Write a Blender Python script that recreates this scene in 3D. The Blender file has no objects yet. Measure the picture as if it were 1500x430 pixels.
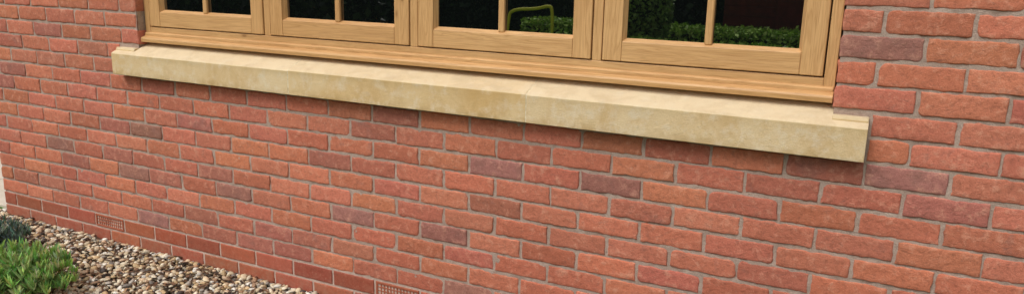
import bpy, bmesh, math, random
import numpy as np
from mathutils import Matrix, Vector
random.seed(19); RNG=np.random.default_rng(11)
sc=bpy.context.scene
def link(o,parent=None):
    sc.collection.objects.link(o)
    if parent: o.parent=parent
    return o
def empty(name):
    return link(bpy.data.objects.new(name,None))
# ---------- noise
def _h(i,j,k,s):
    n=(i*374761393+j*668265263+k*2147483647+s*1274126177)&0xFFFFFFFF
    n=((n^(n>>13))*1274126177)&0xFFFFFFFF
    n=n^(n>>16)
    return (n&0xFFFF)/65535.0
def vnoise(p,seed=0):
    p=np.asarray(p,dtype=np.float64)
    i=np.floor(p).astype(np.int64); f=p-i; f=f*f*(3-2*f)
    r=0
    for a in (0,1):
        for b in (0,1):
            for c in (0,1):
                w=(f[:,0] if a else 1-f[:,0])*(f[:,1] if b else 1-f[:,1])*(f[:,2] if c else 1-f[:,2])
                r=r+w*_h(i[:,0]+a,i[:,1]+b,i[:,2]+c,seed)
    return r*2-1
def make_mesh(name,V,F,mat,cols=None,smooth=False,parent=None,nper=4):
    V=np.asarray(V,dtype=np.float32); F=np.asarray(F,dtype=np.int32)
    me=bpy.data.meshes.new(name)
    me.vertices.add(len(V)); me.vertices.foreach_set("co",V.ravel())
    me.loops.add(F.size); me.loops.foreach_set("vertex_index",F.ravel())
    me.polygons.add(len(F)); me.polygons.foreach_set("loop_start",np.arange(0,F.size,F.shape[1],dtype=np.int32))
    me.update(calc_edges=True)
    if cols:
        for cn,arr in cols.items():
            a=me.color_attributes.new(cn,'FLOAT_COLOR','POINT')
            a.data.foreach_set("color",np.asarray(arr,dtype=np.float32).ravel())
    if smooth: me.polygons.foreach_set("use_smooth",np.ones(len(F),dtype=bool))
    me.materials.append(mat)
    return link(bpy.data.objects.new(name,me),parent)
def box(name,x0,x1,y0,y1,z0,z1,mat,bev=0.0,parent=None,seg=2):
    bm=bmesh.new(); bmesh.ops.create_cube(bm,size=1)
    for v in bm.verts:
        v.co=Vector(((x0+x1)/2+v.co.x*(x1-x0),(y0+y1)/2+v.co.y*(y1-y0),(z0+z1)/2+v.co.z*(z1-z0)))
    if bev>0: bmesh.ops.bevel(bm,geom=bm.edges[:],offset=bev,segments=seg,affect='EDGES',profile=0.5)
    me=bpy.data.meshes.new(name); bm.to_mesh(me); bm.free(); me.materials.append(mat)
    for p in me.polygons: p.use_smooth=False
    return link(bpy.data.objects.new(name,me),parent)
def extrude_x(name,prof,x0,x1,mat,bev=0.0,parent=None,seg=2):
    bm=bmesh.new(); 
    vs=[bm.verts.new((x0,y,z)) for y,z in prof]; f=bm.faces.new(vs)
    r=bmesh.ops.extrude_face_region(bm,geom=[f])
    for g in r['geom']:
        if isinstance(g,bmesh.types.BMVert): g.co.x=x1
    bmesh.ops.recalc_face_normals(bm,faces=bm.faces[:])
    if bev>0: bmesh.ops.bevel(bm,geom=bm.edges[:],offset=bev,segments=seg,affect='EDGES',profile=0.5)
    me=bpy.data.meshes.new(name); bm.to_mesh(me); bm.free(); me.materials.append(mat)
    return link(bpy.data.objects.new(name,me),parent)
# ---------- materials
class M:
    def __init__(s,name):
        s.m=bpy.data.materials.new(name); s.m.use_nodes=True
        s.t=s.m.node_tree; s.b=s.t.nodes['Principled BSDF']; s.L=s.t.links
    def n(s,ty,**k):
        nd=s.t.nodes.new(ty)
        for a,v in k.items():
            if a.startswith('i_'): nd.inputs[a[2:].replace('_',' ')].default_value=v
            else: setattr(nd,a,v)
        return nd
    def l(s,a,b): s.L.new(a,b)
    def coords(s,scale=(1,1,1)):
        tc=s.n('ShaderNodeTexCoord'); mp=s.n('ShaderNodeMapping'); mp.inputs['Scale'].default_value=scale
        s.l(tc.outputs['Object'],mp.inputs['Vector']); return mp.outputs['Vector']
    def noise(s,vec,scale,detail=4,rough=.55,dist=0,w=None):
        nd=s.n('ShaderNodeTexNoise'); 
        if w is not None: nd.noise_dimensions='4D'; s.l(w,nd.inputs['W'])
        s.l(vec,nd.inputs['Vector']); nd.inputs['Scale'].default_value=scale
        nd.inputs['Detail'].default_value=detail; nd.inputs['Roughness'].default_value=rough
        nd.inputs['Distortion'].default_value=dist
        return nd.outputs['Fac']
    def ramp(s,fac,stops):
        r=s.n('ShaderNodeValToRGB'); e=r.color_ramp.elements
        while len(e)<len(stops): e.new(.5)
        for el,(p,c) in zip(e,stops):
            el.position=p; el.color=(c,c,c,1) if not hasattr(c,'__len__') else (*c,1)
        s.l(fac,r.inputs['Fac']); return r.outputs['Color']
    def mix(s,fac,a,b,mode='MIX'):
        x=s.n('ShaderNodeMix',data_type='RGBA',blend_type=mode)
        for i,v in ((0,fac),(6,a),(7,b)):
            if isinstance(v,(int,float)): x.inputs[i].default_value=v
            elif isinstance(v,tuple): x.inputs[i].default_value=(*v,1)
            else: s.l(v,x.inputs[i])
        return x.outputs[2]
    def math(s,op,a,b=0.0,c=None):
        x=s.n('ShaderNodeMath',operation=op)
        for i,v in enumerate((a,b) if c is None else (a,b,c)):
            if isinstance(v,(int,float)): x.inputs[i].default_value=v
            else: s.l(v,x.inputs[i])
        return x.outputs[0]
    def bump(s,h,dist=.002,st=1.0):
        x=s.n('ShaderNodeBump'); x.inputs['Distance'].default_value=dist; x.inputs['Strength'].default_value=st
        s.l(h,x.inputs['Height']); s.l(x.outputs['Normal'],s.b.inputs['Normal'])
    def col(s,c):
        if isinstance(c,tuple): s.b.inputs['Base Color'].default_value=(*c,1)
        else: s.l(c,s.b.inputs['Base Color'])
    def rough(s,v): 
        if isinstance(v,(int,float)): s.b.inputs['Roughness'].default_value=v
        else: s.l(v,s.b.inputs['Roughness'])
    def spec(s,v): s.b.inputs['Specular IOR Level'].default_value=v

def brick_mat():
    k=M('brick_clay'); at=k.n('ShaderNodeAttribute',attribute_name='Col'); a2=k.n('ShaderNodeAttribute',attribute_name='Kiln')
    sep=k.n('ShaderNodeSeparateColor'); k.l(a2.outputs['Color'],sep.inputs[0])
    w=k.math('MULTIPLY',sep.outputs[0],60.0); kiln=sep.outputs[1]; smooth=sep.outputs[2]
    v=k.coords()
    n1=k.noise(v,12,5,.65,.6,w)     # kiln patches
    n2=k.noise(v,75,5,.7,0,w)
    n3=k.noise(v,360,3,.6,0)
    n4=k.noise(v,34,6,.7,.3,w)
    n5=k.noise(v,1.7,3,.6)
    n6=k.noise(k.coords((1,1,2.4)),20,4,.7,1.5,w)
    rough_amt=k.math('SUBTRACT',1.0,smooth)
    pf=k.math('ADD',k.math('MULTIPLY',k.math('SUBTRACT',n1,.5),4.0),k.math('SUBTRACT',kiln,.32))
    pf=k.ramp(pf,[(.0,0.),(.65,.62)])
    c=k.mix(pf,at.outputs['Color'],(.285,.14,.112))
    c=k.mix(k.ramp(n2,[(.34,.55),(.5,.0)]),c,k.mix(.6,c,(.13,.05,.035)))   # dark pits
    c=k.mix(k.math('MULTIPLY',k.ramp(n4,[(.52,0.),(.72,.6)]),rough_amt),c,(.64,.34,.23)) # pale dusty drag
    c=k.mix(k.math('MULTIPLY',k.ramp(n6,[(.57,0.),(.69,.42)]),rough_amt),c,(.25,.125,.098)) # smudges
    c=k.mix(k.ramp(n3,[(.64,0.),(.76,.45)]),c,(.62,.47,.38))
    c=k.mix(.4,c,k.mix(k.ramp(n4,[(.25,0.),(.75,1.)]),(.38,.38,.38),(.64,.64,.64)),'OVERLAY')
    c=k.mix(.55,c,k.mix(k.ramp(n3,[(.3,0.),(.7,1.)]),(.37,.37,.37),(.63,.63,.63)),'OVERLAY')
    c=k.mix(.6,c,k.mix(k.ramp(n5,[(.3,0.),(.7,1.)]),(.44,.44,.45),(.57,.56,.55)),'OVERLAY')
    sp=k.n('ShaderNodeSeparateXYZ'); k.l(v,sp.inputs[0])
    low=k.ramp(sp.outputs[2],[(.0,1.),(.16,.0)])
    c=k.mix(k.math('MULTIPLY',low,k.ramp(n4,[(.4,.0),(.62,.6)])),c,(.30,.19,.13))
    c=k.mix(k.math('MULTIPLY',smooth,k.ramp(n2,[(.55,.0),(.72,.45)])),c,(.52,.30,.22))
    k.col(c); k.rough(k.math('ADD',.58,k.math('MULTIPLY',rough_amt,.3))); k.spec(.25)
    h=k.math('ADD',k.math('MULTIPLY',n4,.8),k.math('ADD',k.math('MULTIPLY',n2,.8),k.math('MULTIPLY',n3,.3)))
    h=k.math('MULTIPLY',h,k.math('ADD',.15,k.math('MULTIPLY',rough_amt,.85)))
    k.bump(h,.0048,1.0); return k.m
def mortar_mat():
    k=M('mortar'); v=k.coords(); a=k.noise(v,9,4,.6); b=k.noise(v,260,4,.7); d=k.noise(v,45,4,.6)
    c=k.mix(k.ramp(a,[(.3,0.),(.7,1.)]),(.40,.29,.23),(.52,.40,.33))
    c=k.mix(k.ramp(b,[(.35,.45),(.55,0.)]),c,(.24,.165,.13))
    c=k.mix(k.ramp(d,[(.35,.4),(.5,0.)]),c,(.27,.18,.14))
    sp=k.n('ShaderNodeSeparateXYZ'); k.l(v,sp.inputs[0])
    low=k.ramp(k.math('ADD',sp.outputs[2],k.math('MULTIPLY',k.math('SUBTRACT',d,.5),.05)),[(.145,1.),(.16,0.)])
    c=k.mix(k.math('MULTIPLY',low,.75),c,(.60,.46,.38))
    k.col(c); k.rough(.95); k.spec(.15); k.bump(k.math('ADD',b,d),.0035); return k.m
def stone_mat():
    k=M('cast_stone'); v=k.coords(); a=k.noise(v,3.2,5,.6,.4); b=k.noise(v,420,3,.7); d=k.noise(v,24,5,.65)
    e=k.noise(k.coords((1.4,1.4,.8)),7,5,.65,.6); g=k.noise(v,60,4,.7)
    at=k.n('ShaderNodeAttribute',attribute_name='tone',attribute_type='OBJECT'); rnd=at.outputs['Fac']
    sp=k.n('ShaderNodeSeparateXYZ'); k.l(v,sp.inputs[0])
    c=k.mix(k.ramp(a,[(.36,0.),(.62,1.)]),(.65,.435,.19),(.73,.55,.31))
    c=k.mix(k.math('MULTIPLY',rnd,.6),c,(.76,.62,.41))
    c=k.mix(k.ramp(e,[(.48,0.),(.66,.48)]),c,(.55,.34,.13))
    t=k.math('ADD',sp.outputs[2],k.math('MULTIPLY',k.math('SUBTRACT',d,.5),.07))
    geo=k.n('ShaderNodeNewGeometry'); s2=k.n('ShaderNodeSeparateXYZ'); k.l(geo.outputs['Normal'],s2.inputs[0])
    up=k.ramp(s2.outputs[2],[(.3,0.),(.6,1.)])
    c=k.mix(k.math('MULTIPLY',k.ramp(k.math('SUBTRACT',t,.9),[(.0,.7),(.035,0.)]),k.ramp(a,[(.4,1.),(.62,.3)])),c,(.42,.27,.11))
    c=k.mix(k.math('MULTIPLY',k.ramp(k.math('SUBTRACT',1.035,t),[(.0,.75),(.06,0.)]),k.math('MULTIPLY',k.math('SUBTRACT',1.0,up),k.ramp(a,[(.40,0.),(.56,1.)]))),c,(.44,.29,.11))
    c=k.mix(k.ramp(b,[(.35,.25),(.5,0.)]),c,(.44,.31,.17))
    c=k.mix(k.ramp(d,[(.5,0.),(.72,.45)]),c,(.80,.72,.57))
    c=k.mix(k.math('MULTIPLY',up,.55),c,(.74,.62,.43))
    c=k.mix(k.math('MULTIPLY',up,k.ramp(e,[(.45,0.),(.68,.35)])),c,(.54,.42,.26))
    c=k.mix(k.ramp(g,[(.64,0.),(.76,.35)]),c,(.34,.24,.13))
    k.col(c); k.rough(.85); k.spec(.2); k.bump(k.math('ADD',b,k.math('ADD',d,g)),.0022); return k.m
def wood_mat(name,axis):
    k=M(name); sc_={'x':(.045,1,1),'z':(1,1,.045)}[axis]
    v=k.coords(sc_); 
    n1=k.noise(v,26,4,.6,1.2); n2=k.noise(v,230,3,.6); big=k.noise(k.coords(),2.2,2,.5)
    wv=k.math('FRACT',k.math('MULTIPLY',n1,9.0))
    fine=k.ramp(n2,[(.35,1.),(.6,0.)])
    c=k.mix(k.ramp(big,[(.3,0.),(.7,1.)]),(.58,.32,.13),(.66,.395,.175))
    c=k.mix(k.ramp(wv,[(.0,.55),(.18,.1),(.6,0.),(1.,.45)]),c,(.37,.18,.055))
    c=k.mix(k.math('MULTIPLY',fine,.36),c,(.37,.19,.07))
    vo=k.n('ShaderNodeTexVoronoi'); k.l(k.coords({'x':(.6,1,1.4),'z':(1.4,1,.6)}[axis]),vo.inputs['Vector']); vo.inputs['Scale'].default_value=7
    c=k.mix(k.ramp(vo.outputs['Distance'],[(.03,.75),(.075,.15),(.14,0.)]),c,(.20,.08,.02))
    k.col(c); k.rough(.45); k.spec(.35); k.bump(k.math('ADD',wv,n2),.0004,.6); return k.m
def simple(name,c,rough=.7,spec=.3,var=None,scale=8,bump=0.0):
    k=M(name)
    if var:
        v=k.coords(); n=k.noise(v,scale,5,.6); k.col(k.mix(k.ramp(n,[(.35,0.),(.65,1.)]),c,var))
        if bump: k.bump(n,bump)
    else: k.col(c)
    k.rough(rough); k.spec(spec); return k.m
def attr_mat(name,rough=.6,spec=.3,bump=0,trans=0):
    k=M(name); at=k.n('ShaderNodeAttribute',attribute_name='Col'); c=at.outputs['Color']
    if bump:
        v=k.coords(); n=k.noise(v,160,4,.6); c=k.mix(.5,c,k.mix(k.ramp(n,[(.3,0.),(.7,1.)]),(.3,.3,.3),(.7,.7,.7)),'OVERLAY'); k.bump(n,bump)
    k.col(c); k.rough(rough); k.spec(spec); return k.m
BR=brick_mat(); MO=mortar_mat(); ST=stone_mat(); WX=wood_mat('oak_horizontal','x'); WZ=wood_mat('oak_vertical','z')
JT=simple('sill_joint_mortar',(.76,.66,.47),.95,.1,(.50,.38,.22),55,.001)
DK=simple('shade_backing',(.008,.007,.006),.6)  # near-black colour paints the shade behind frame gaps and vent slots
TC=simple('terracotta',(.38,.115,.06),.75,.2,(.30,.09,.05),40,.001)
glass=M('window_glass'); glass.col((.004,.005,.005)); glass.rough(.012); glass.b.inputs['IOR'].default_value=3.2; glass.spec(.5); GL=glass.m  # opaque near-black base paints in the darkness of the room behind
# ---------- house
house=empty('brick_house')
P=.145; 
def row_top(k): return P+.075*k
class Acc:
    def __init__(s): s.V=[];s.F=[];s.C=[];s.K=[];s.n=0
    def add(s,V,F,c,kk):
        s.V.append(V);s.F.append(F+s.n);s.C.append(np.tile(c,(len(V),1)));s.K.append(np.tile(kk,(len(V),1)));s.n+=len(V)
    def get(s): return np.vstack(s.V),np.vstack(s.F),{'Col':np.vstack(s.C),'Kiln':np.vstack(s.K)}
def brick(acc,x0,x1,z0,z1,smooth,bid):
    L=x1-x0;H=z1-z0; nin=max(2,int(L/.009))
    def axis(L,n):
        a=[0,0,.0015,.004]; a=a+list(np.linspace(.004,L-.004,n+2)[1:-1])+[L-.004,L-.0015,L,L]; 
        r=[0,1,2,3]+[4]*n+[3,2,1,0]; return np.array(a),np.array(r)
    ax,rx=axis(L,nin); az,rz=axis(H,5)
    X,Z=np.meshgrid(ax,az,indexing='ij'); R=np.minimum.outer(rx,rz)
    dep=np.array([.10,.0038,.0012,.0003,0.])
    if smooth: dep=np.array([.10,.003,.0006,.0,0.])
    Y=dep[R]
    xi=(X+x0).ravel(); zi=(Z+z0).ravel(); y=Y.ravel(); r=R.ravel()
    am=.25 if smooth else 1.
    q=np.stack([xi*28,zi*28,np.full_like(xi,bid*3.7)],1); q2=q*3.3
    e=np.clip(4-r,0,3)/3
    dx=(vnoise(q,1)*.0024+vnoise(q2,4)*.0024)*am*e; dz=(vnoise(q,2)*.0026+vnoise(q2,5)*.0024)*am*e
    dy=(vnoise(q*.7,3)*.0016+vnoise(q2,6)*.0010)*am*(r>0)
    tilt=random.uniform(-1,1)*.0016*am; off=random.uniform(-.0012,.0012)*am
    dy=dy+(off+tilt*(zi-z0)/H)*(r>0)
    for cx in (0,1):
        for cz in (0,1):
            if not smooth and random.random()<.26:
                a=random.uniform(.003,.008); px=x0 if cx==0 else x1; pz=z0 if cz==0 else z1
                d=np.hypot(xi-px,zi-pz); f=np.clip(1-d/(a*2),0,1)
                dy=dy+f*a*.6*(r>0); dx=dx+f*a*.45*(1 if cx==0 else -1); dz=dz+f*a*.45*(1 if cz==0 else -1)
    V=np.stack([xi+dx,y+dy,zi+dz],1)
    nx,nz=len(ax),len(az); idx=np.arange(nx*nz).reshape(nx,nz)
    F=np.stack([idx[:-1,:-1],idx[1:,:-1],idx[1:,1:],idx[:-1,1:]],-1).reshape(-1,4)
    if smooth:
        b=np.array([.38,.098,.052])*random.uniform(.8,1.12); kiln=random.uniform(-1,-.7); b=b*np.array([1,random.uniform(.9,1.15),random.uniform(.9,1.2)])
    else:
        t=random.random()
        if t<.50: b=np.array([.54,.178,.104]); kiln=random.uniform(-.6,.1)
        elif t<.83: b=np.array([.48,.152,.092]); kiln=random.uniform(-.4,.2)
        elif t<.96: b=np.array([.42,.148,.10]); kiln=random.uniform(-.1,.4)
        else: b=np.array([.35,.15,.115]); kiln=random.uniform(.2,.6)
        b=b*random.uniform(.88,1.1)*np.array([1,random.uniform(.94,1.08),random.uniform(.92,1.1)])
    acc.add(V,F,np.array([*b,1.]),np.array([random.random(),np.clip(kiln+.0,-1,1),1. if smooth else 0.,1.]))
OX0,OX1=-1.35,1.6875; SX0,SX1=-1.482,1.791; WL=-2.5875; WR=5.2; TOPZ=2.26
acc=Acc(); bid=0
for k in range(-2,35):
    zt=row_top(k); z0=zt-.065
    cuts=[]
    if k in (11,12): cuts=[(SX0-.006,SX1+.006)]
    elif k>=13 and zt<TOPZ: cuts=[(OX0,OX1)]
    x=-30*.225+(.1125 if k%2 else 0)
    xs=WL
    while x<WR:
        a,b=x,x+.215; x+=.225
        if b<=WL+.02: continue
        a=max(a,WL); 
        if k==0 and (abs(a)<.01 or abs(a+1.8)<.01 or abs(a-1.8)<.01 or abs(a-3.6)<.01): continue
        segs=[(a,b)]
        for c0,c1 in cuts:
            ns=[]
            for s0,s1 in segs:
                if s1<=c0 or s0>=c1: ns.append((s0,s1)); continue
                if s0<c0-.03: ns.append((s0,c0))
                if s1>c1+.03: ns.append((c1,s1))
            segs=ns
        for s0,s1 in segs:
            j=.002 if k>0 else .0006
            jit=lambda:random.uniform(-j,j)
            e0=0 if abs(s0-OX1)<1e-4 or abs(s0-WL)<1e-4 else jit(); e1=0 if abs(s1-OX0)<1e-4 else jit()
            brick(acc,s0+e0,s1+e1,z0+jit(),zt+jit(),k<=0,bid); bid+=1
V,F,C=acc.get(); make_mesh('wall_bricks',V,F,BR,C,True,house)
# gable return wall at the left corner
acc=Acc()
for k in range(-2,35):
    zt=row_top(k)
    x=.112 if k%2 else .225
    while x<3.5:
        brick(acc,x,x+.215,zt-.065,zt,k<=0,bid); bid+=1; x+=.225
    if k%2==0: brick(acc,.112,.215,zt-.065,zt,k<=0,bid)
V,F,C=acc.get(); V=np.stack([WL+V[:,1],V[:,0],V[:,2]],1); F=F[:,::-1]
make_mesh('side_wall_bricks',V,F,BR,C,True,house)
box('side_wall_mortar',WL+.005,WL+.2,.09,3.6,-.1,2.78,MO,0,house)
# mortar sheet with opening
MV=[];MF=[];mn=0
def sheet(x0,x1,z0,z1):
    global mn
    nx=max(2,int((x1-x0)/.014)); nz=max(2,int((z1-z0)/.0125))
    X,Z=np.meshgrid(np.linspace(x0,x1,nx),np.linspace(z0,z1,nz),indexing='ij')
    q=np.stack([X.ravel()*40,Z.ravel()*40,np.zeros(X.size)],1)
    Y=.0040+vnoise(q,9)*.0020
    MV.append(np.stack([X.ravel(),Y,Z.ravel()],1)); idx=np.arange(nx*nz).reshape(nx,nz)
    MF.append(np.stack([idx[:-1,:-1],idx[1:,:-1],idx[1:,1:],idx[:-1,1:]],-1).reshape(-1,4)+mn); mn+=nx*nz
sheet(WL+.004,OX0-.004,-.1,2.78); sheet(OX1+.004,WR,-.1,2.78); sheet(OX0-.004,OX1+.004,-.1,.96); sheet(OX0-.004,OX1+.004,2.27,2.78)
make_mesh('wall_mortar',np.vstack(MV),np.vstack(MF),MO,None,True,house)
box('reveal_mortar_a',OX0-.02,OX0-.004,.009,.2,1.0,2.3,MO,0,house)
box('reveal_mortar_b',OX1+.004,OX1+.02,.009,.2,1.0,2.3,MO,0,house)
box('wall_core_below',WL+.3,WR,.11,.3,-.1,.97,DK,0,house)
# stone sill: three lengths with weathered top, stooled ends
def prof(yf,zb,zf,zr): return [(yf,zb),(yf,zf-.006),(yf+.007,zf),(.062,zr),(.062,zb)]
YF=-.052; ZB=.9095; ZF=1.014; ZR=1.060
L=(SX1-SX0)/3; gap=.0022
for i in range(3):
    a=SX0+i*L+(gap if i else 0); b=SX0+(i+1)*L-(gap if i<2 else 0)
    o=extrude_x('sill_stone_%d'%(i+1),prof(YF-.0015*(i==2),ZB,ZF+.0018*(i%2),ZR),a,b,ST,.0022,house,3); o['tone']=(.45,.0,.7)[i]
for i in (1,2):
    extrude_x('sill_joint_%d'%i,prof(YF+.0010,ZB+.001,ZF+.0002,ZR+.0002),SX0+i*L-gap-.001,SX0+i*L+gap+.001,JT,0,house)
stool=[(YF+.026,1.0),(YF+.026,1.026),(YF+.032,1.036),(.01,1.036),(.01,1.0)]
for i,(a,b) in enumerate(((SX0+.0015,OX0-.002),(OX1+.004,SX1-.0015))):
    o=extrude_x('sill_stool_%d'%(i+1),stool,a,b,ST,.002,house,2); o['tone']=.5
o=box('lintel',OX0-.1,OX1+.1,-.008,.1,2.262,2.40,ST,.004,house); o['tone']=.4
# timber cill
DZ=-.013
sh_=lambda pr:[(y,z+DZ) for y,z in pr]
extrude_x('timber_cill',sh_([(.012,1.079),(.010,1.094),(.014,1.101),(.024,1.104),(.045,1.112),(.09,1.112),(.09,1.079)]),OX0+.004,OX1-.003,WX,.0015,house)
extrude_x('timber_cill_bead',sh_([(.034,1.108),(.034,1.119),(.040,1.124),(.06,1.124),(.06,1.108)]),OX0+.006,OX1-.006,WX,.001,house)
YW=.044
box('frame_bottom_rail',OX0+.036,OX1-.036,YW,.10,1.1125+DZ,1.149+DZ,WX,.002,house)
box('frame_jamb_1',OX0+.003,OX0+.0355,YW-.001,.10,1.1127+DZ,2.25,WZ,.002,house)
box('frame_jamb_2',OX1-.0355,OX1-.003,YW-.001,.10,1.1127+DZ,2.25,WZ,.002,house)
box('frame_head',OX0+.036,OX1-.036,YW,.10,2.215,2.25,WX,.002,house)
box('frame_back',OX0,OX1,.102,.13,1.0,2.26,DK,0,house)  # dark sheet added so the casement gaps read as shade
x0=OX0+.036; x1=OX1-.036; mw=.034; cw=((x1-x0)-3*mw)/4
CZ0,CZ1=1.149+DZ,2.215
for i in range(4):
    a=x0+i*(cw+mw); b=a+cw
    if i: box('mullion_%d'%i,a-mw,a,YW+.0005,.10,CZ0+.0005,CZ1-.0005,WZ,.002,house)
    g=.0040; s=.068
    A,B,Z0,Z1=a+g,b-g,CZ0+g,CZ1-g
    yc=YW-.004
    n='casement_%d_'%(i+1)
    box(n+'stile_1',A,A+s,yc,.085,Z0,Z1,WZ,.003,house)
    box(n+'stile_2',B-s,B,yc,.085,Z0,Z1,WZ,.003,house)
    box(n+'rail_1',A+s+.0003,B-s-.0003,yc+.0003,.085,Z0,Z0+s,WX,.003,house)
    box(n+'rail_2',A+s+.0003,B-s-.0003,yc+.0003,.085,Z1-s,Z1,WX,.003,house)
    bd=.011; gy=.066
    gx0,gx1,gz0,gz1=A+s,B-s,Z0+s,Z1-s
    extrude_x(n+'bead_1',[(yc+.005,gz0),(gy,gz0+bd),(gy,gz0)],gx0,gx1,WX,0,house)
    extrude_x(n+'bead_2',[(yc+.005,gz1),(gy,gz1),(gy,gz1-bd)],gx0,gx1,WX,0,house)
    for nm,xa,sg in (('bead_3',gx0,1),('bead_4',gx1,-1)):
        me=bpy.data.meshes.new(n+nm); vv=[(xa,yc+.005,gz0),(xa+sg*bd,gy,gz0),(xa,gy,gz0),(xa,yc+.005,gz1),(xa+sg*bd,gy,gz1),(xa,gy,gz1)]
        me.from_pydata(vv,[],[(0,1,4,3),(1,2,5,4),(0,3,5,2),(0,2,1),(3,4,5)]); me.materials.append(WZ); link(bpy.data.objects.new(n+nm,me),house)
    box(n+'glass',gx0-.005,gx1+.005,gy-.002,gy+.004,gz0-.005,gz1+.005,GL,0,house)
    xm=(gx0+gx1)/2
    box(n+'glazing_bar_1',xm-.0125,xm+.0125,yc+.008,gy-.001,gz0+.003,gz1-.003,WZ,.006,house,3)
    zm=gz0+(gz1-gz0)*.66
    box(n+'glazing_bar_2',gx0+.003,xm-.013,yc+.008,gy-.001,zm-.0125,zm+.0125,WX,.006,house)
    box(n+'glazing_bar_3',xm+.013,gx1-.003,yc+.008,gy-.001,zm-.0125,zm+.0125,WX,.006,house)
# air bricks
def air_brick(x,i):
    n='air_brick_%d_'%i; z0=.08; z1=.145; w=.215
    box(n+'back',x+.003,x+w-.003,.03,.05,z0+.002,z1-.002,DK,0,house)
    t=.010
    box(n+'top',x,x+w,-.001,.03,z1-t,z1,TC,.002,house); box(n+'bottom',x,x+w,-.001,.03,z0,z0+t,TC,.002,house)
    box(n+'left',x,x+t,-.0005,.03,z0+t,z1-t,TC,.001,house); box(n+'right',x+w-t,x+w,-.0005,.03,z0+t,z1-t,TC,.001,house)
    box(n+'mid_1',x+t,x+w-t,.001,.028,z0+.0228,z0+.0265,TC,.001,house); box(n+'mid_2',x+t,x+w-t,.001,.028,z0+.0395,z0+.0432,TC,.001,house)
    m=12; p=(w-2*t)/m
    for j in range(1,m):
        xx=x+t+j*p; box(n+'bar_%d'%j,xx-.0032,xx+.0032,.002,.027,z0+t,z1-t,TC,0,house)
for i,x in enumerate((-1.8,0,1.8,3.6)): air_brick(x,i+1)
# roof/eaves
RT=simple('roof_tile',(.10,.06,.05),.8,.2,(.14,.08,.06),12,.004)
extrude_x('roof',[(-.22,2.80),(-.22,2.90),(3.6,4.9),(3.6,4.78)],WL-.15,WR+.1,RT,0,house)
extrude_x('soffit',[(-.2,2.785),(-.2,2.799),(.1,2.799),(.1,2.785)],WL-.1,WR,simple('white_soffit',(.8,.8,.78),.5),0,house)
# ---------- ground
gk=M('lawn'); v=gk.coords(); n=gk.noise(v,1.2,4,.6); n2=gk.noise(v,60,4,.7)
gk.col(gk.mix(gk.ramp(n2,[(.3,0.),(.7,1.)]),gk.mix(n,(.08,.17,.03),(.11,.21,.04)),(.16,.28,.06))); gk.rough(.9); gk.bump(n2,.03)
box('lawn_ground',-150,150,-150,150,-.5,-.006,gk.m)
soil=simple('soil',(.06,.042,.028),.95,.1,(.11,.08,.055),40,.004)
gd=empty('gravel_bed')
box('soil_layer',-6.5,5.2,-1.25,.05,-.1,0.0,soil,0,gd)
PV=simple('paving_stone',(.55,.48,.38),.9,.2,(.64,.57,.47),5,.001)
pat=empty('patio_paving')
for i in range(6):
    for j in range(6):
        box('slab_%d_%d'%(i,j),-6.4+i*.61,-6.4+i*.61+.6,.09+j*.61,.09+j*.61+.6,-.05,.012,PV,.004,pat)
# pebbles
def ico():
    bm=bmesh.new(); bmesh.ops.create_icosphere(bm,subdivisions=2,radius=1); V=np.array([v.co[:] for v in bm.verts]); bm.verts.index_update()
    F=np.array([[v.index for v in f.verts] for f in bm.faces]); bm.free(); return V,F
IV,IF=ico()
pal=np.array([(.62,.50,.33),(.70,.61,.45),(.52,.37,.20),(.32,.20,.12),(.42,.37,.31),(.22,.19,.16),(.76,.71,.61),(.56,.40,.26),(.09,.07,.06),(.46,.26,.14)])
pw=np.array([.20,.17,.14,.09,.09,.06,.12,.09,.03,.03]); pw/=pw.sum()
Vs=[];Cs=[];Fs=[];off=0
def pebbles(xa,xb,ya,yb,sp,zoff,smin,smax,dens=1.):
    global off
    nx=int((xb-xa)/sp); ny=int((yb-ya)/sp)
    for i in range(nx):
        for j in range(ny):
            if random.random()>dens: continue
            x=xa+(i+random.random())*sp; y=ya+(j+random.random())*sp
            r=random.uniform(smin,smax)*(1.4 if random.random()<.08 else 1)
            if y>-.004-r and x>WL-.02: y=-.006-r
            S=np.array([r*random.uniform(.9,1.5),r*random.uniform(.75,1.1),r*random.uniform(.5,.8)])
            a=random.uniform(0,6.28); tl=random.uniform(-.6,.6)
            P0=IV*(1+ .2*np.sin(IV@np.array([random.uniform(-3,3),random.uniform(-3,3),random.uniform(-3,3)])+a))[:,None]*S
            ca,sa=math.cos(a),math.sin(a); ct,stt=math.cos(tl),math.sin(tl)
            x1=P0[:,0]*ct-P0[:,2]*stt; z1_=P0[:,0]*stt+P0[:,2]*ct; y1=P0[:,1]
            Q=np.stack([x1*ca-y1*sa+x,x1*sa+y1*ca+y,z1_+zoff+random.uniform(0,.008)],1)
            Vs.append(Q); Fs.append(IF+off); off+=len(IV)
            c=pal[RNG.choice(len(pal),p=pw)]*random.uniform(.75,1.15)
            Cs.append(np.tile([*c,1.],(len(IV),1)))
pebbles(-4.4,.5,-.95,.04,.0195,.004,.006,.012,.9)
pebbles(-4.4,.5,-.95,.04,.030,.013,.008,.0150,.8)
make_mesh('pebbles',np.vstack(Vs),np.vstack(Fs),attr_mat('pebble_stone',.65,.3,.0006),{'Col':np.vstack(Cs)},True,gd)
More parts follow.
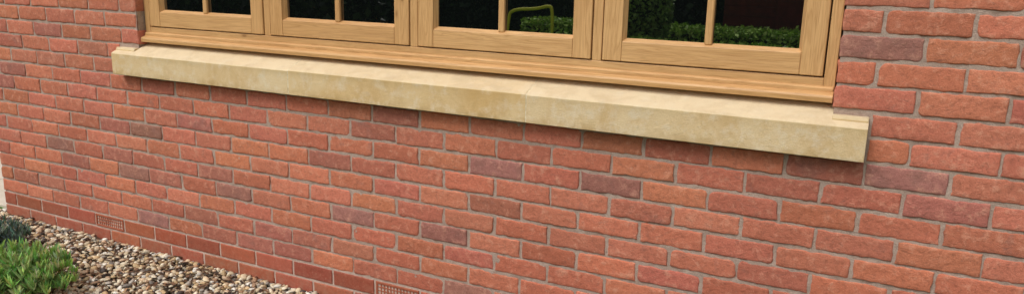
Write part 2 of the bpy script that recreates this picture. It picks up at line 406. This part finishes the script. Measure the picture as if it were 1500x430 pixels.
# bark chips / leaf litter
Vc=[];Fc=[];Cc=[];o=0
for i in range(1800):
    x=random.uniform(-3.2,.4); y=-abs(random.gauss(.22,.25))-.01
    l=random.uniform(.008,.026);w=random.uniform(.003,.009);a=random.uniform(0,6.28);z=random.uniform(.016,.028);t=random.uniform(-.006,.006)
    ca,sa=math.cos(a),math.sin(a)
    for (p,q,r) in ((-l,-w,0),(l,-w*.6,t),(l*.8,w,t+.002),(-l,w*.7,0.001)): Vc.append((x+p*ca-q*sa,y+p*sa+q*ca,z+r))
    Fc.append((o,o+1,o+2,o+3)); o+=4
    c=random.choice([(.06,.04,.03),(.11,.06,.035),(.18,.10,.06),(.04,.03,.02)]); Cc+= [(*c,1)]*4
make_mesh('bark_chips',Vc,Fc,attr_mat('bark',.9,.1),{'Col':Cc},False,gd)
# ---------- plants
lk=M('leaf'); at=lk.n('ShaderNodeAttribute',attribute_name='Col'); lk.col(at.outputs['Color']); lk.rough(.6); lk.spec(.25)
tr=lk.n('ShaderNodeBsdfTranslucent'); lk.l(at.outputs['Color'],tr.inputs['Color']); mx=lk.n('ShaderNodeMixShader'); mx.inputs[0].default_value=.3
out=[n for n in lk.t.nodes if n.type=='OUTPUT_MATERIAL'][0]; lk.l(lk.b.outputs[0],mx.inputs[1]); lk.l(tr.outputs[0],mx.inputs[2]); lk.l(mx.outputs[0],out.inputs['Surface'])
LEAF=lk.m
def plant(name,cx,cy,R,H,nst,cols,leafL=.028,leafW=.0022,seed=1):
    rr=random.Random(seed); Vp=[];Fp=[];Cp=[]
    def quad(a,b,w,c,taper=.35):
        d=(b-a); side=d.cross(Vector((rr.uniform(-1,1),rr.uniform(-1,1),rr.uniform(-1,1))))
        if side.length<1e-6: return
        side=side.normalized()*w; m=a.lerp(b,.45); o=len(Vp)
        Vp.extend([a-side*.5,a+side*.5,m+side,m-side,b+side*taper,b-side*taper]); Fp.extend([(o,o+1,o+2,o+3),(o+3,o+2,o+4,o+5)])
        Cp.extend([(*c,1)]*6)
    for s in range(nst):
        ang=rr.uniform(0,6.283); rad=R*math.sqrt(rr.random()); lean=rad/R
        base=Vector((cx+math.cos(ang)*rad*.35,cy+math.sin(ang)*rad*.35,0))
        tip=Vector((cx+math.cos(ang)*rad,cy+math.sin(ang)*rad,H*(1-.5*lean**2)*rr.uniform(.65,1.2)))
        prev=base; N=10
        cc=rr.choice(cols)
        for i in range(1,N+1):
            t=i/N; p=base.lerp(tip,t)+Vector((0,0,.03*math.sin(t*3.14)))
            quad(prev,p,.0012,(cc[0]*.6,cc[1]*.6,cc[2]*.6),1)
            if t>.25:
                for _ in range(3 if t<.85 else 6):
                    aa=rr.uniform(0,6.283); up=rr.uniform(.6,1.8)+(1.2 if t>.85 else 0)
                    d=Vector((math.cos(aa),math.sin(aa),up)).normalized()*leafL*rr.uniform(.6,1.15)
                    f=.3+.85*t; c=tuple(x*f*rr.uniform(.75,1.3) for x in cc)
                    quad(p,p+d,leafW*rr.uniform(.7,1.2),c,.2)
            prev=p
    return make_mesh(name,[v[:] for v in Vp],Fp,LEAF,{'Col':Cp},False)
plant('lavender_plant',-1.43,-.65,.26,.19,165,[(.28,.44,.11),(.34,.50,.15),(.20,.36,.10),(.38,.50,.20)],.044,.0046,3)
plant('lavender_plant.001',-2.02,-.48,.24,.20,170,[(.13,.20,.16),(.18,.26,.21),(.11,.17,.12),(.25,.32,.26)],.036,.0036,5)
# ---------- garden behind the viewpoint (seen in the glass)
HC=simple('hedge_core',(.015,.028,.008),.95,.05)
HM=attr_mat('hedge_leaf',.55,.3)
def leaves_on(points,normals,size,cols,name,parent):
    n=len(points); P_=np.asarray(points); 
    d1=RNG.normal(size=(n,3)); d1/=np.linalg.norm(d1,axis=1)[:,None]; d2=np.cross(d1,RNG.normal(size=(n,3))); d2/=np.linalg.norm(d2,axis=1)[:,None]
    s=size*RNG.uniform(.6,1.3,(n,1)); V=np.stack([P_-d1*s,P_+d2*s*.6,P_+d1*s,P_-d2*s*.6],1).reshape(-1,3)
    F=np.arange(n*4).reshape(n,4); c=np.array(cols)[RNG.integers(0,len(cols),n)]*RNG.uniform(.6,1.3,(n,1))
    C=np.repeat(np.hstack([c,np.ones((n,1))]),4,0)
    make_mesh(name,V,F,HM,{'Col':C},False,parent)
def hedge(name,x0,x1,y0,y1,h,cols,dens=900,size=.03):
    e=empty(name); box('core',x0+.05,x1-.05,y0+.05,y1-.05,-.02,h-.05,HC,0,e)
    A=[((x1-x0)*(y1-y0),'t'),((x1-x0)*h,'f'),((x1-x0)*h,'b'),((y1-y0)*h,'l'),((y1-y0)*h,'r')]; pts=[]
    for ar,kd in A:
        m=int(ar*dens); u=RNG.random(m);w=RNG.random(m);j=RNG.normal(0,.022,m)
        if kd=='t': p=np.stack([x0+u*(x1-x0),y0+w*(y1-y0),h+j],1)
        elif kd in 'fb': p=np.stack([x0+u*(x1-x0),np.full(m,y1 if kd=='f' else y0)+j,w*h],1)
        else: p=np.stack([np.full(m,x0 if kd=='l' else x1)+j,y0+u*(y1-y0),w*h],1)
        pts.append(p)
    p=np.vstack(pts); p=p+(vnoise(p*3,3)*.04)[:,None]
    leaves_on(p,None,size,cols,'leaves',e)
box_g=[(.34,.54,.07),(.42,.60,.11),(.26,.45,.06)]
dark_g=[(.018,.038,.012),(.03,.056,.018),(.01,.02,.008)]
hedge('box_hedge',-1.9,3.2,-5.9,-4.9,.70,box_g,3000,.03)
hedge('box_hedge.001',-2.6,3.4,-7.6,-6.7,.80,box_g,2200,.03)
hedge('yew_hedge',-12,6,-10.8,-9.8,2.6,dark_g,350,.07)
hedge('yew_hedge.001',-9.5,-4.4,-6.0,-5.1,2.1,dark_g,450,.06)
e=empty('topiary_yew'); pts=RNG.normal(size=(7000,3)); pts/=np.linalg.norm(pts,axis=1)[:,None]
rr_=1+RNG.normal(0,.03,7000); pts=pts*np.array([.42,.36,.62])*rr_[:,None]+np.array([-.88,-6.3,1.06])
leaves_on(pts,None,.03,[(.15,.26,.05),(.20,.33,.08)],'leaves',e)
bm=bmesh.new(); bmesh.ops.create_uvsphere(bm,u_segments=20,v_segments=14,radius=1); 
for vv in bm.verts: vv.co=Vector((vv.co.x*.39-.88,vv.co.y*.33-6.3,vv.co.z*.58+1.06))
me=bpy.data.meshes.new('core'); bm.to_mesh(me); bm.free(); me.materials.append(HC); link(bpy.data.objects.new('core',me),e)
box('stem',-.92,-.84,-6.34,-6.26,0,.5,simple('bark_brown',(.08,.05,.03),.9),.01,e)
# shed
RS=simple('red_timber',(.15,.03,.02),.8,.2,(.10,.022,.015),10)
sh=empty('garden_shed')
for i in range(14): box('board_%d'%i,-.2,1.9,-9.2+.004*(i%2),-8.2+.004*(i%2),i*.135,i*.135+.132,RS,.004,sh)
extrude_x('shed_roof',[(-9.4,1.93),(-9.4,1.97),(-8.7,2.4),(-8.0,1.97),(-8.0,1.93)],-.35,2.05,RT,0,sh)
box('shed_door',.5,1.2,-8.195,-8.17,.1,1.8,RS,.004,sh)
# yellow hoop support
cu=bpy.data.curves.new('garden_hoop','CURVE'); cu.dimensions='3D'; cu.bevel_depth=.02; sp=cu.splines.new('NURBS')
pp=[(-2.62,-6.3,0),(-2.62,-6.3,.9),(-2.5,-6.3,.99),(-2.2,-6.3,1.0),(-2.03,-6.3,1.05),(-1.97,-6.3,1.02),(-1.97,-6.3,.5),(-1.97,-6.3,0)]
sp.points.add(len(pp)-1)
for q,w in zip(sp.points,pp): q.co=(*w,1)
sp.use_endpoint_u=True; sp.order_u=3
cu.materials.append(simple('yellow_plastic',(.85,.85,.06),.5)); link(bpy.data.objects.new('garden_hoop',cu))
# ---------- camera
f=1091.5
R_=Vector((.89693,.44150,.02462)); U=Vector((-.12060,.19068,.97422)); Fw=Vector((-.42542,.87677,-.22427))
cam=bpy.data.cameras.new('camera'); co=link(bpy.data.objects.new('camera',cam)); cam.sensor_width=36; cam.lens=f/1500*36; cam.clip_end=600; cam.clip_start=.05
m=Matrix((R_,U,-Fw)).transposed().to_4x4(); m.translation=Vector((1.790,-2.4015,1.4167)); co.matrix_world=m
sc.camera=co
# ---------- light
w=bpy.data.worlds.new('World'); sc.world=w; w.use_nodes=True; nt=w.node_tree; bg=nt.nodes['Background']
sky=nt.nodes.new('ShaderNodeTexSky'); sky.sky_type='NISHITA'; sky.sun_disc=False; sky.sun_elevation=math.radians(53); sky.sun_rotation=math.radians(200); sky.dust_density=4; sky.air_density=1; sky.ozone_density=1
hs=nt.nodes.new('ShaderNodeHueSaturation'); hs.inputs['Saturation'].default_value=.3
nt.links.new(sky.outputs[0],hs.inputs['Color']); nt.links.new(hs.outputs[0],bg.inputs[0]); bg.inputs[1].default_value=.15
sl=bpy.data.lights.new('sun','SUN'); sl.energy=1.5; sl.angle=math.radians(40); sl.color=(1,.97,.93)
so=link(bpy.data.objects.new('sun',sl)); 
az=math.radians(200); el=math.radians(53)
dv=Vector((math.sin(az)*math.cos(el),math.cos(az)*math.cos(el),math.sin(el)))
so.rotation_euler=dv.to_track_quat('Z','Y').to_euler()
sc.view_settings.view_transform='Standard'; sc.view_settings.look='None'; sc.view_settings.exposure=0
